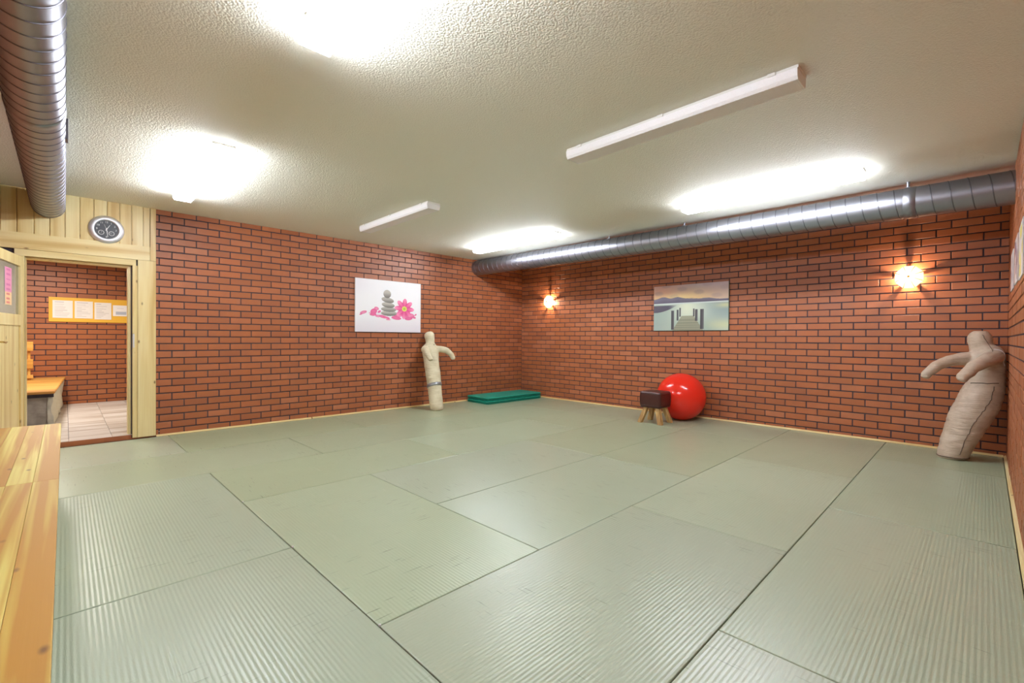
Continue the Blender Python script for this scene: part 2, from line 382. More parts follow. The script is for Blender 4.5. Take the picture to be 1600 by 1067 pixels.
bead('baseboard_right',(XR,YF+.02,0),(XR,YB,0),(-1,0,0),'thin pine bead along the foot of the right wall')

# ------------------------------------------------------------------ pine panelling over the doorway
ys=[-.545,-.47,-.355,-.232,-.116,0.0,.118,.232,.343,.452,.558,.664,.728]
for a,b in zip(ys,ys[1:]):
    bm=bmesh.new(); box(bm,XL-P-.002,XL+.006,a+.001,b-.001,2.27,H)          # tongue
    box(bm,XL-P,XL+.014,a+.006,b-.004,2.27,H,bev=.003)
    obj('panel_board',bm,M['pine_z'],wL)
obj('panel_board',B(XL-P,XL+.028,.730,.783,2.104,H-.001,bev=.003),M['pine_z'],wL)
obj('sill',B(XL-.16,XL+.004,-.30,.556,0,.052),M['bl'],wL)
obj('sill',B(XL-P,XL+.006,.556,.783,0,.018),M['bl'],wL)

# ------------------------------------------------------------------ door 1: pine frame and the leaf standing open
D=empty('door_1',(XL,.13,0),'pine doorway with its half glazed door standing open',kind='structure')
obj('header_board',B(XL-P,XL+.024,-.545,.729,2.104,2.272,bev=.003),M['pine_y'],D)
obj('casing',B(XL-.02,XL+.018,-.372,.60,2.034,2.102,bev=.003),M['pine_y'],D)
obj('post_board',B(XL-.02,XL+.022,.566,.612,.018,2.034,bev=.003),M['pine_z'],D)
obj('post_board',B(XL-P,XL+.030,.614,.783,.018,2.102,bev=.003),M['pine_z'],D)
obj('post_board',B(XL-P,XL+.018,-.372,-.300,.0,2.034,bev=.003),M['pine_z'],D)
obj('jamb',B(XL-.158,XL-.03,.528,.556,.052,2.034),M['pine_z'],D)
obj('jamb',B(XL-.158,XL-.03,-.30,-.290,.052,2.034),M['pine_z'],D)
obj('jamb',B(XL-.158,XL-.03,-.290,.528,2.012,2.034),M['pine_y'],D)
obj('strike_plate',B(XL+.018,XL+.0235,.568,.584,1.075,1.235),M['steel'],D)
hx,hy=XL+.024,-.308; ang=math.atan2(-.155,.875)
ex=Vector((math.cos(ang),math.sin(ang),0)); ey=Vector((-ex.y,ex.x,0))     # along the leaf, towards the room side
LF=frame((hx,hy,.02),ex,(0,0,1),ey*1.0)
def lb(x0,x1,z0,z1,d0,d1,bev=0):
    bm=B(x0,x1,z0,z1,d0,d1,bev=bev); bmesh.ops.transform(bm,matrix=LF,verts=bm.verts)
    bmesh.ops.recalc_face_normals(bm,faces=bm.faces); return bm
LW,LH=.86,1.995
bm=bmesh.new()
for a in [(0,.085,0,LH),(LW-.105,LW,0,LH),(.085,LW-.105,LH-.10,LH),(.085,LW-.105,1.290,1.400),(.085,LW-.105,0,.14)]:
    box(bm,a[0],a[1],a[2],a[3],-.04,0,bev=.003)
bmesh.ops.transform(bm,matrix=LF,verts=bm.verts); bmesh.ops.recalc_face_normals(bm,faces=bm.faces)
leaf=obj('leaf',bm,M['pine_z'],D)
obj('pane',lb(.086,LW-.106,1.401,LH-.101,-.022,-.017),M['glass'],leaf)
for k in range(7):
    w=(LW-.19)/7; obj('board',lb(.085+k*w+.001,.085+(k+1)*w-.001,.14,1.290,-.030,-.012,bev=.002),M['pine_z'],leaf)
obj('handle_plate',lb(LW-.068,LW-.028,.985,1.205,0,.004,bev=.001),M['brass'],leaf)
bm=bmesh.new(); q=lambda x,z,d: LF@Vector((x,z,d))
tube(bm,[q(LW-.048,1.13,0),q(LW-.048,1.13,.035),q(LW-.055,1.13,.048),q(LW-.09,1.127,.052),q(LW-.135,1.122,.05),q(LW-.17,1.128,.048)],[.008,.008,.008,.0075,.0075,.006],8)
obj('handle',bm,M['brass'],leaf,True)
nt=empty('pink_note',q(.385,1.66,-.015),'narrow pink note stuck inside the glass of the open door','note')
def note(u,v):
    if v<.32 and abs((v*9)%1-.5)<.22 and .25<u<.8: return (226,120,120)
    if v<.34: return (246,206,160)
    return (238,150,190) if (int(v*23)%3 or u<.2 or u>.8) else (214,110,170)
nf=frame(q(.385,1.665,-.0165),ex,(0,0,1),ey)
obj('paper_back',(lambda b:(bmesh.ops.transform(b,matrix=nf,verts=b.verts),b)[1])(B(-.095,.095,-.18,.18,0,.0012)),M['paper'],nt)
printed('paper_front',nf,.19,.36,12,40,note,nt,.0016)

# ------------------------------------------------------------------ foyer behind the doorway
FX=-10.7; FZ=.058
ff=tag(obj('floor',B(FX-.1,XL-.16,-2.2,.95,-.1,FZ-.012),M['mortar']),'grouted floor bed of the entrance room',kind='structure')
seams_y=[-1.35,-1.01,-.67,-.33,.03,.39,.75]
k=0
for a,b in zip([-2.2]+seams_y,seams_y+[.83]):
    x=XL-.002-(.95 if k%2 else .45)-.02; xs=[XL-.002]
    while x>FX: xs.append(x); x-=1.2 if False else .62
    xs.append(FX); k+=1
    for p,r in zip(xs,xs[1:]):
        if b-a<.05 or p-r<.02: continue
        x1=p-.002; y0,y1=a+.002,b-.002
        if x1>XL-.16: pass
        obj('tile',B(r+.002,x1,y0,y1,FZ-.012 if x1<XL-.16 else .0525,FZ+random.uniform(-.0006,.0004)),M['tile'],ff)
wf=wallobj('wall_foyer',[(FX-.15,FX-P,-2.2,.98,-.1,2.6)],'red brick wall of the entrance room seen through the doorway')
FY=frame((FX,0,0),(0,1,0),(0,0,1),(1,0,0))
brickwork(wf,FY,-2.2,.83,FZ,2.5,.0668,.0246,M['bf'],200,must=lambda it: -.55<it[0] and it[1]<2.3)
tag(obj('wall_foyer_side',B(FX,XL-.16,.83,.98,-.1,2.6),M['plaster']),'plastered side wall of the entrance room',kind='structure')
tag(obj('wall_foyer_end',B(FX,XL-.16,-2.35,-2.2,-.1,2.6),M['plaster']),'plastered end wall of the entrance room',kind='structure')
tag(obj('ceiling_foyer',B(FX-.1,XL-.16,-2.3,.98,2.5,2.6),M['plaster']),'pale ceiling of the entrance room',kind='structure')
fa=bpy.data.lights.new('foyer_fill','AREA'); fa.energy=FOYER; fa.shape='RECTANGLE'; fa.size=1.2; fa.size_y=.3; fa.color=(1,.95,.86)  # unseen area light added to light the entrance room
fo=bpy.data.objects.new('foyer_fill',fa); COL.objects.link(fo); fo.location=(-8.9,-.3,2.42)

nb=empty('notice_board',(FX+.012,.3,1.64),'long yellow notice board on the brick wall beyond the doorway','board')
obj('backing',B(FX+.001,FX+.018,-.19,1.0 if False else .815,1.437,1.842,bev=.002),M['yellow'],nb)
def sheet(kind,seed):
    r=random.Random(seed); L=[r.uniform(.35,.95) for _ in range(40)]
    def fn(u,v):
        if kind=='img':
            if .12<v<.42 and .2<u<.88: return (206,214,226) if int(v*30)%2 else (168,178,206)
            if .68<v<.74 and .25<u<.75: return (222,222,230)
            return (244,243,248)
        row=int((1-v)*24); inside=.1<u<.1+.8*L[row]
        if row in (2,) and inside: return (196,190,200)
        if 3<row<22 and row%2 and inside: return (214,210,212)
        return (238,235,236)
    return fn
sheets=[(-.145,.095,1.50,1.79,'txt','printed white sheet at the left end of the yellow board'),(.118,.345,1.50,1.79,'txt','printed white sheet second from the left on the yellow board'),(.365,.585,1.49,1.78,'txt','printed white sheet third from the left on the yellow board'),(.605,.808,1.555,1.745,'img','wide white card with pale blue lines at the board right end')]
for n,(a,b,c,d,kd,lb_) in enumerate(sheets):
    s=empty('notice_sheet',(FX+.02,(a+b)/2,(c+d)/2),lb_,'paper','sheets on the yellow board')
    obj('backing_card',B(FX+.0185,FX+.023,a,b,c,d),M['paper'],s)
    printed('printed_face',frame((FX+.0235,(a+b)/2,(c+d)/2),(0,1,0),(0,0,1),(1,0,0)),b-a,d-c,24,48,sheet(kd,n),s)
# masonry seat with a wooden slab, slatted backrest on it
ms=empty('masonry_seat',(-9.4,-.6,FZ),'rough stone seat base with a wooden slab top beyond the doorway','seat')
bm=bmesh.new(); prism(bm,[(FX+.01,-1.6),(-8.02,-1.6),(-8.02,-.09),(FX+.01,.006)],.49,.52,Matrix.Identity(4)); bmesh.ops.bevel(bm,geom=list(bm.edges),offset=.006,segments=2,affect='EDGES'); obj('slab_top',bm,M['slab'],ms)
def rough_box(x0,x1,y0,y1,z0,z1,n,amp,seed):
    bm=bmesh.new(); box(bm,x0,x1,y0,y1,z0,z1)
    bmesh.ops.subdivide_edges(bm,edges=list(bm.edges),cuts=n,use_grid_fill=True)
    from mathutils import noise
    for v in bm.verts:
        d=noise.noise_vector(v.co*5+Vector((seed,0,0)))*amp+noise.noise_vector(v.co*14+Vector((seed,0,0)))*amp*.5
        f=1 if v.co.z<z1-.01 else 0
        v.co+=Vector((d.x,d.y,0))*f
        if v.co.y>-.5: v.co.y+=.033*(-8.1-v.co.x)
    return bm
obj('stone_base',rough_box(FX+.02,-8.16,-1.55,-.15,FZ,.49,12,.018,1),M['stone'],ms)
obj('plaster_flank',rough_box(FX+.02,-8.14,-.155,-.105,FZ+.02,.49,10,.03,4),M['plaster'],ms)
obj('mortar_strip',B(-8.145,-8.108,-1.5,-.10,.44,.49),M['mortar'],ms)
br=empty('slatted_backrest',(-10.2,-.7,.52),'slatted wooden backrest standing on the stone seat','backrest')
for z0,z1 in ((.55,.60),(.70,.84),(.97,1.11)): obj('slat',B(-10.22,-10.19,-1.3,-.350,z0,z1,bev=.003),M['slab'],br)
for y in (-1.2,-.8,-.41): obj('upright',B(-10.26,-10.222,y,y+.03,.52,1.09,bev=.002),M['slab'],br)

# ------------------------------------------------------------------ floor mats
m_,mr_,mx_,my_=1.008,math.radians(.4823),-.76166,.95721
def G(i,j):
    c,s=math.cos(mr_),math.sin(mr_); return (mx_+m_*(c*i-s*j),my_+m_*(s*i+c*j))
LT=srgb(170,184,159); OL=srgb(165,177,147); GR=srgb(174,187,164)
mats=[ # i0,i1,j0,j1,tone,label
(0,9,-1,1,GR,'pale green floor mat at the bottom edge right of the long open seam'),
(0,9,1,3,GR,'ribbed grey green floor mat filling the lower right corner'),
(0,9,3,5,LT,'grey green floor mat in front of the leaning leather dummy'),
(0,9,5,9,OL,'dark green floor mat under the leather dummy in the right corner'),
(-1,0,0,2,LT,'large cracked green floor mat in the bottom centre, open seam on its right'),
(-1,0,2,4,GR,'pale ribbed floor mat right of centre, second from the bottom edge'),
(-1,0,4,9,OL,'olive floor mat between the red ball and the leather dummy, by the wall'),
(-2,0,-1,0,LT,'green floor mat cut by the bottom edge, left of the cracked one'),
(-4,-2,-1,0,LT,'ribbed green floor mat beside the bench, near end'),
(-5,-4,-1,1,OL,'olive floor mat strip beyond the bench, second from the doorway'),
(-9,-5,-9,0,GR,'pale scuffed floor mat at the doorway sill'),
(-3,-1,0,1,LT,'long green floor mat in the centre left, white chips along its near edge'),
(-2,-1,1,3,LT,'shiny grey green floor mat in the middle of the room'),
(-3,-2,1,3,LT,'green floor mat in the middle row, left of the shiny one'),
(-4,-3,0,2,OL,'olive green floor mat left of centre, beyond the long one'),
(-4,-3,2,4,LT,'light green floor mat in the middle distance, left of the smooth olive one'),
(-4,-3,4,5,OL,'square olive floor mat in front of the stool'),
(-4,-2,5,9,OL,'floor mat carrying the stool and the red ball'),
(-3,-2,3,5,OL,'smooth olive floor mat in front of the red ball'),
(-2,-1,3,5,OL,'olive floor mat right of the smooth one before the ball'),
(-2,-1,5,9,OL,'olive floor mat against the back wall right of the ball'),
(-5,-4,1,3,OL,'olive floor mat one row out from the left wall, near the canvas print'),
(-5,-4,3,5,OL,'floor mat just in front of the canvas dummy and green pile'),
(-5,-4,5,9,OL,'floor mat against the back wall between the green pile and the stool'),
(-9,-5,0,2,OL,'dull olive floor mat along the left wall beside the doorway post'),
(-9,-5,2,4,OL,'olive floor mat along the left wall below the stone and flower print'),
(-9,-5,4,9,OL,'floor mat in the far left corner under the green pile'),
(-2,9,-9,-1,LT,'strip of green floor mat under the bench, right end'),
(-5,-2,-9,-1,LT,'strip of green floor mat under the bench, left end'),
]
for (i0,i1,j0,j1,tone,lab) in mats:
    gx0,gx1=max(i0,-9),i1
    def pt(i,j):
        x,y=G(max(min(i,1.2),-6.3),max(min(j,6.2),-1.8))
        if i>=9: x=XR-.021
        if i<=-9: x=XL+.021
        if j>=9: y=YB-.021
        if j<=-9: y=YF+.021
        return x,y
    g=.0025; c=[pt(i0,j0),pt(i1,j0),pt(i1,j1),pt(i0,j1)]
    cx,cy=sum(p[0] for p in c)/4,sum(p[1] for p in c)/4
    bm=bmesh.new(); dz=random.uniform(-.0015,.0)
    def ring(ins,z): return [bm.verts.new((x-math.copysign(ins,x-cx),y-math.copysign(ins,y-cy),z+dz)) for x,y in c]
    R_=[ring(g,-.038),ring(g,-.004),ring(g+.0012,-.0012),ring(g+.004,0)]
    for a,b in zip(R_,R_[1:]):
        for k in range(4): bm.faces.new((a[k],a[(k+1)%4],b[(k+1)%4],b[k]))
    bm.faces.new(R_[-1]); bm.faces.new(R_[0][::-1])
    lx,ly=c[1][0]-c[0][0],c[3][1]-c[0][1]
    o=obj('floor_mat',bm,M['tx'] if lx>ly else M['ty'],loc=(cx,cy,0)); o.color=tuple(v*random.uniform(.97,1.03) for v in tone[:3])+(1,)
    tag(o,lab,'mat','green floor mats')
    if (i0,j0,j1)==(-3,0,1):   # white chips of foam showing where the seams meet
        for q in ((-1,0),(-2,0),(-3,0)):
            x,y=G(*q); bm=bmesh.new(); bmesh.ops.create_icosphere(bm,subdivisions=1,radius=.007,matrix=Matrix.Translation((x,y+.004,.0005))); tag(obj('foam_chip',bm,M['paper'],o),'white foam chip')
# ------------------------------------------------------------------ bench at the left
bn=empty('long_bench',(-2.6,-.28,-.0),'long varnished pine bench along the lower left edge','bench')
WB=.09; y=-.022; rows=[]
while y>-.45: rows.append((y-WB,y)); y-=WB+.0006
cuts=[[-5.235,-3.22,-1.1,.14]]*len(rows)
for (a,b),cc in zip(rows,cuts):
    for p,r in zip(cc,cc[1:]): obj('plank',B(p+.0008,r-.0008,a,b,.464,.50+random.uniform(-.0004,.0004),bev=.0015),M['bench'],bn)
yb=rows[-1][0]
obj('apron',B(-5.20,.13,-.075,-.045,.36,.464,bev=.003),M['pine_x'],bn)
for x in (-5.15,-3.3,-1.4,.02):
    obj('leg',B(x,x+.06,-.11,-.05,0,.464,bev=.003),M['pine_z'],bn); obj('leg',B(x,x+.06,yb+.02,yb+.08,0,.464,bev=.003),M['pine_z'],bn)

# ------------------------------------------------------------------ ventilation ducts
def duct(name,p0,p1,r,label,phase=0,pitch=.128,joints=(),hand=1):
    p0,p1=Vector(p0),Vector(p1); t=(p1-p0); L=t.length; t.normalize(); u=Vector((0,0,1)); n=t.cross(u).normalized(); u=n.cross(t)
    D_=empty(name,(p0+p1)/2,label,'duct')
    bm=bmesh.new(); seg=64; rings=[]
    for s in (0,L): rings.append([bm.verts.new(p0+t*s+(n*math.cos(2*PI*k/seg)+u*math.sin(2*PI*k/seg))*r) for k in range(seg)])
    for k in range(seg): bm.faces.new((rings[0][k],rings[0][(k+1)%seg],rings[1][(k+1)%seg],rings[1][k]))
    bmesh.ops.recalc_face_normals(bm,faces=bm.faces); obj('pipe',bm,M['metal'],D_,True)
    bm=bmesh.new(); m=40; tot=int(L/pitch*m); prev=None
    for k in range(tot+1):
        a=hand*2*PI*k/m+phase; s=k*pitch/m; d=n*math.cos(a)+u*math.sin(a)
        q=[bm.verts.new(p0+t*min(L,max(0,s+ds))+d*(r+dr)) for ds,dr in ((-.005,-.001),(-.003,.003),(.003,.003),(.005,-.001))]
        if prev:
            for j in range(3): bm.faces.new((prev[j],prev[j+1],q[j+1],q[j]))
        prev=q
    bmesh.ops.recalc_face_normals(bm,faces=bm.faces); tag(obj('spiral_seam',bm,M['metal_dark'],D_),'dark raised spiral seam')
    for s in joints:
        bm=bmesh.new(); prof=[(r+.0005,-.045),(r+.004,-.042),(r+.004,.042),(r+.0005,.045)]
        fr=frame(p0+t*s,n,u,t); lathe(bm,prof,fr,64); bmesh.ops.recalc_face_normals(bm,faces=bm.faces); obj('coupling',bm,M['metal'],D_,True)
    return D_,p0,t,n,u,L
db=duct('ventilation_duct',(XL-.05,5.80,2.580),(XR+.05,5.80,2.528),.143,'long spiral steel duct under the ceiling along the back wall',0,.128,(6.5,),-1)
def hanger(parent,c,r,ax,zt):
    bm=bmesh.new(); c=Vector(c); ax=Vector(ax).normalized(); n=ax.cross(Vector((0,0,1))).normalized(); seg=40
    prof=[(r+.001,-.012),(r+.005,-.012),(r+.005,.012),(r+.001,.012)]
    box(bm,c.x-.016,c.x+.016,c.y-.03,c.y+.03,c.z+r-.004,c.z+r+.006)
    tube(bm,[c+Vector((0,0,r)),(c.x,c.y,zt)],.012,8)
    bmesh.ops.recalc_face_normals(bm,faces=bm.faces); obj('hanger',bm,M['metal'],parent)
for x in (-.53,-2.75,-3.9,-5.9): hanger(db[0],(x,5.80,2.528+(x-.16)*-.0073),.143,(1,0,0),H)
dl=duct('ventilation_duct',(XL-.0,-.125,2.588),(.16,-.125,2.588),.130,'wide spiral steel duct overhead running out above the open door',1.0,.128,(3.0,))
hanger(dl[0],(-4.45,-.125,2.588),.130,(1,0,0),H)
obj('clip',B(-4.50,-4.40,-.0,.018,2.56,2.70,bev=.003),M['metal_dark'],dl[0])

# ------------------------------------------------------------------ ceiling lights
def fixture(x0,x1,yc,lit,label):
    f=empty('ceiling_light',((x0+x1)/2,yc,H),label,'ceiling light','lit ceiling lights' if lit else 'unlit ceiling lights')
    w=.088
    obj('base_tray',B(x0,x1+.004,yc-w+.006,yc+w-.006,H-.018,H,bev=.002),M['white'],f)
    sec=[(-w,-.018),(-w+.004,-.060),(-w+.016,-.078),(w-.016,-.078),(w-.004,-.060),(w,-.018)]
    bm=bmesh.new(); a=[bm.verts.new((x0+.012,yc+y,H+z)) for y,z in sec]; b=[bm.verts.new((x1-.012,yc+y,H+z)) for y,z in sec]
    for i in range(5): bm.faces.new((a[i],a[i+1],b[i+1],b[i]))
    bmesh.ops.recalc_face_normals(bm,faces=bm.faces)
    bm.faces.ensure_lookup_table()
    if lit:
        for f_ in bm.faces: f_.material_index=1 if abs(f_.normal.y)>.6 else 0
    obj('diffuser',bm,[M['diff_on'],M['diff_side']] if lit else M['diff_ridge'],f)
    for xx in (x0,x1-.012):
        bm=bmesh.new(); pl=[(y,z) for y,z in sec]; prism(bm,pl,xx,xx+.012,frame((0,yc,H),(0,1,0),(0,0,1),(1,0,0)))
        bmesh.ops.recalc_face_normals(bm,faces=bm.faces); obj('end_cap',bm,M['diff_on'] if lit else M['diff_off'],f)
    for k in range(3):
        xx=x0+(x1-x0)*(.08+.42*k)
        for s in (-1,1): obj('clip',B(xx-.02,xx+.02,yc+s*(w+.002)-.004,yc+s*(w+.002)+.004,H-.02,H-.003),M['white'],f)
a=N('ridged_acrylic'); tc=a.n('ShaderNodeTexCoord'); w1=a.n('ShaderNodeTexVoronoi',i_Scale=130.0); a.l(tc.outputs['Object'],w1.inputs['Vector'])
a.bump(w1.outputs['Distance'],.5,.004); a.set(Roughness=.3); a.b.inputs['Base Color'].default_value=srgb(246,243,244); a.b.inputs['Emission Color'].default_value=(1,1,1,1); a.b.inputs['Subsurface Weight'].default_value=0.0
M['diff_ridge']=a.m
fixture(-2.37,-.72,.905,True,'glowing ceiling light cut off by the top edge')
fixture(-6.00,-4.21,.905,True,'glowing ceiling light nearest the doorway')
fixture(-2.36,-.735,2.975,False,'switched off long ceiling light, upper right')
fixture(-5.98,-4.34,2.975,False,'small looking switched off ceiling light in the distance')
fixture(-2.41,-.765,5.09,True,'glowing ceiling light over the red ball side beside the duct')
fixture(-6.06,-4.26,5.04,True,'glowing ceiling light furthest away near the far corner')

# ------------------------------------------------------------------ wall lamps
def sconce(x,label):
    z=1.952; s=empty('wall_lamp',(x,YB,z),label,'lamp','wall lamps on the back wall')
    fr=frame((x,YB,z),(1,0,0),(0,0,1),(0,-1,0)); bm=bmesh.new()
    lathe(bm,[(0,.0),(.05,.0),(.05,.014),(.044,.02),(0,.02)],fr,24); bmesh.ops.recalc_face_normals(bm,faces=bm.faces); obj('back_plate',bm,M['brass'],s,True)
    n=8; R0=.134
    for k in range(n):
        a0=2*PI*(k+.5)/n; a1=2*PI*(k+1.5)/n; g=.035
        bm=bmesh.new(); rings=[]
        for r,h in ((.012,.118),(.06,.112),(.105,.09),(R0,.052)):
            rings.append([bm.verts.new(fr@Vector((r*math.cos(a),r*math.sin(a),h))) for a in (a0+g,a1-g)])
        for p,q_ in zip(rings,rings[1:]): bm.faces.new((p[0],p[1],q_[1],q_[0]))
        bmesh.ops.solidify(bm,geom=list(bm.faces),thickness=.003); bmesh.ops.recalc_face_normals(bm,faces=bm.faces)
        obj('glass_panel',bm,M['shade'],s)
        bm=bmesh.new(); am=2*PI*(k+.5)/n
        tube(bm,[fr@Vector((r*math.cos(am),r*math.sin(am),h)) for r,h in ((.008,.12),(.06,.114),(.105,.092),(R0+.002,.052))],.0022,6); obj('rib',bm,M['brass'],s)
    for k in range(5):  # wedges added inside the shade to throw dark rays onto the wall
        am=2*PI*(k*1.0+.27)/5; bm=bmesh.new(); d=Vector((math.cos(am),math.sin(am),0)); e=Vector((-d.y,d.x,0))
        vs=[(d*.045+e*.006),(d*.045-e*.006),(d*.128-e*.017),(d*.128+e*.017)]
        f=[bm.verts.new(fr@(v+Vector((0,0,.016)))) for v in vs]+[bm.verts.new(fr@(v+Vector((0,0,.05)))) for v in vs]
        for ff_ in ((0,1,2,3),(7,6,5,4),(0,1,5,4),(1,2,6,5),(2,3,7,6),(3,0,4,7)): bm.faces.new([f[i] for i in ff_])
        bmesh.ops.recalc_face_normals(bm,faces=bm.faces); obj('shadow_vane',bm,M['brass'],s)
    bm=bmesh.new(); lathe(bm,[(0,.118),(.011,.118),(.011,.126),(.006,.132),(0,.134)],fr,16); bmesh.ops.recalc_face_normals(bm,faces=bm.faces); obj('finial',bm,M['brass'],s,True)
    l=bpy.data.lights.new('bulb','POINT'); l.energy=SCONCE; l.color=(1,.74,.52); l.shadow_soft_size=.008
    o=bpy.data.objects.new('bulb',l); COL.objects.link(o); o.parent=s; o.location=(0,-.062,0)
sconce(-.622,'glowing faceted wall lamp on the back wall near the right corner')
sconce(-6.15,'glowing faceted wall lamp on the back wall near the left corner')

# ------------------------------------------------------------------ canvas prints
def sm(a,b,x):
    t=min(1,max(0,(x-a)/(b-a))); return t*t*(3-2*t)
def mixc(a,b,t): return tuple(a[i]*(1-t)+b[i]*t for i in range(3))
PETALS=[(260,675,48,22,.3),(225,705,22,9,.3),(405,655,50,42,.4),(445,610,34,24,-.3),(395,700,48,22,0),(485,655,26,17,.5),(470,722,42,18,0),(540,730,58,22,-.2),(590,742,52,17,-.2),(618,772,36,9,0),(725,700,45,15,0),(740,742,76,27,-.1),(790,700,50,25,.2),(900,690,64,30,.2),(935,742,62,28,.1),(975,690,54,28,-.2),(1020,725,32,15,-.2),(1045,682,20,12,.6),(345,680,12,6,.4)]
def stones(u,v):
    px,py=u*1.2,v*.855
    c=mixc((238,232,240),(250,249,252),sm(.02,.4,v)); c=mixc(c,(242,232,244),sm(.6,1,1-u)*.5*sm(.5,1,v))
    sh=math.exp(-((px-.60)/.32)**2-((py-.30)/.035)**2); c=mixc(c,(220,205,218),.5*sh)
    def ell(cx,cy,rx,ry,an):
        dx,dy=px-cx,py-cy; ca,sa=math.cos(an),math.sin(an); a=(dx*ca+dy*sa)/rx; b=(-dx*sa+dy*ca)/ry; return a*a+b*b
    PK=(240,120,170); PK2=(222,84,142)
    for k,(x,y,rx,ry,an) in enumerate(PETALS):
        e=ell((x-150)/980*1.2,(962-y)/785*.855,rx/980*1.2,ry/785*.855,an)
        if e<1: c=mixc((248,160,196) if k%3==0 else PK,PK2,.1+.6*e)
    for k,(cx,cy,rx,ry,an) in enumerate([(.588,.314,.147,.045,0),(.580,.378,.140,.040,-.03),(.572,.450,.118,.046,-.1),(.562,.532,.114,.045,-.16),(.552,.632,.070,.068,-.6)]):
        e=ell(cx,cy,rx,ry,an)
        if e<1:
            t=(py-cy)/ry; g=mixc((120,116,110),(196,190,180),sm(-1,.6,t)); c=mixc(g,(150,146,140),.3 if k in (1,3) else 0)
    fx,fy=.876,.400; dx,dy=px-fx,(py-fy)/.92; r=math.hypot(dx,dy); th=math.atan2(dy,dx)
    pet=.5+.5*math.cos(8*th+.6); R=.115+.075*pet**.6
    if r<R: c=mixc((236,92,152),(248,150,190),sm(0,1,pet)*sm(.03,.19,r)); c=mixc(c,(214,70,132),.5*(1-sm(0,.25,pet)))
    if r<.047: c=(236,226,110)
    if r<.026: c=(186,206,84)
    return c
def pier(u,v):
    # sky, hills, water, jetty
    n=lambda a,b: math.sin(a)*math.cos(b)
    if v>.62:
        c=mixc((250,214,150),(196,178,180),sm(.66,1,v)); c=mixc(c,(226,160,130),.55*math.exp(-((u-.12)/.3)**2)*sm(.6,.9,v))
        c=mixc(c,(150,130,140),.30*sm(.1,.8,n(u*17+v*8,v*23-u*5))); c=mixc(c,(255,236,170),.6*math.exp(-((u-.38)/.22)**2-((v-.74)/.07)**2)); c=mixc(c,(214,190,196),.6*sm(.5,1,u))
    else:
        c=mixc((150,170,160),(196,206,190),.5+.5*n(u*5+2,v*7)); c=mixc(c,(228,234,208),.85*math.exp(-((u-.47)/.13)**2)*sm(0,.5,v)); c=mixc(c,(132,150,158),.5*sm(.62,.9,u)*sm(.1,.5,v))
        c=mixc(c,(118,138,140),.55*sm(.3,.0,u) if False else .4*(1-sm(0,.3,u))*(1-sm(.1,.4,v)))
        c=mixc(c,(226,222,150),.6*math.exp(-((u-.97)/.12)**2-((v-.52)/.05)**2)+.4*math.exp(-((u-.95)/.2)**2-((v-.12)/.1)**2))
        if u<.34 and v<.56 and v>.40+.35*(u/.34)**2*.45 : c=mixc((84,78,92),c,sm(.2,.36,u))
    hill=.70+.05*math.exp(-((u-.14)/.08)**2)+.035*math.exp(-((u-.34)/.07)**2)-.05*sm(.35,1,u)+.02*math.exp(-((u-.75)/.08)**2)
    if .60+.0*u<v<hill: c=mixc((98,90,110),(122,116,134),sm(.6,hill,v))
    if abs(v-.595)<.012: c=(206,216,210)
    # deck
    if v<.32:
        t=v/.32; l=.27+.13*t; r=.69-.13*t
        if l<u<r:
            st=1 if int((1-t)**1.6*11)%2 else 0; c=mixc((150,150,128),(118,118,100),st*.6); c=mixc(c,(176,178,150),.3*t)
    for (cx,w,b,tp) in ((.275,.018,.02,.44),(.345,.011,.22,.46),(.378,.008,.30,.50),(.565,.008,.30,.47),(.598,.015,.20,.455),(.672,.021,.03,.455)):
        if abs(u-cx)<w*1.15 and b<v<tp: c=mixc((64,62,66),(96,94,98),sm(-w,w,u-cx))
    return c
def canvas(name,fr,w,h,fn,label,nx,ny):
    c=empty(name,fr.translation,label,'picture')
    bm=B(-w/2,w/2,-h/2,h/2,0,.026,bev=.002); bmesh.ops.transform(bm,matrix=fr,verts=bm.verts); bmesh.ops.recalc_face_normals(bm,faces=bm.faces); obj('stretcher_canvas',bm,M['paper'] if fn is stones else M['edge'],c)
    printed('printed_face',fr,w-.002,h-.002,nx,ny,fn,c,.0268)
canvas('canvas_print',frame((XL,3.89,1.728),(0,1,0),(0,0,1),(1,0,0)),1.205,.855,stones,'white canvas print of stacked grey stones and a pink flower',300,215)
canvas('canvas_print',frame((-3.248,YB,1.716),(1,0,0),(0,0,1),(0,-1,0)),1.203,.728,pier,'canvas print of a wooden jetty on a misty lake',300,180)

# ------------------------------------------------------------------ wall clock
ck=empty('wall_clock',(XL+.014,.338,2.410),'round steel wall clock with dark dial on the pine panelling','clock')
CF=frame((XL+.014,.338,2.410),(0,1,0),(0,0,1),(1,0,0))
bm=bmesh.new(); lathe(bm,[(0,0),(.152,0),(.156,.004),(.155,.014),(.150,.020),(.112,.035),(.104,.030),(.102,.020),(0,.020)],CF,64); bmesh.ops.recalc_face_normals(bm,faces=bm.faces); obj('steel_ring',bm,M['steel'],ck,True)
bm=bmesh.new(); lathe(bm,[(0,.0212),(.1025,.0212)],CF,48); obj('dial',bm,M['dial'],ck)
def text(s,x,y,size,parent,fr,off,mat,name='numeral'):
    cu=bpy.data.curves.new(name,'FONT'); cu.body=s; cu.size=size; cu.align_x='CENTER'; cu.align_y='CENTER'; cu.extrude=.0003; cu.materials.append(mat)
    t=bpy.data.objects.new('t',cu); COL.objects.link(t); dg=bpy.context.evaluated_depsgraph_get(); me=bpy.data.meshes.new_from_object(t.evaluated_get(dg)); bpy.data.objects.remove(t)
    b=bmesh.new(); b.from_mesh(me); bmesh.ops.transform(b,matrix=fr@Matrix.Translation((x,y,off)),verts=b.verts); obj(name,b,mat,parent)
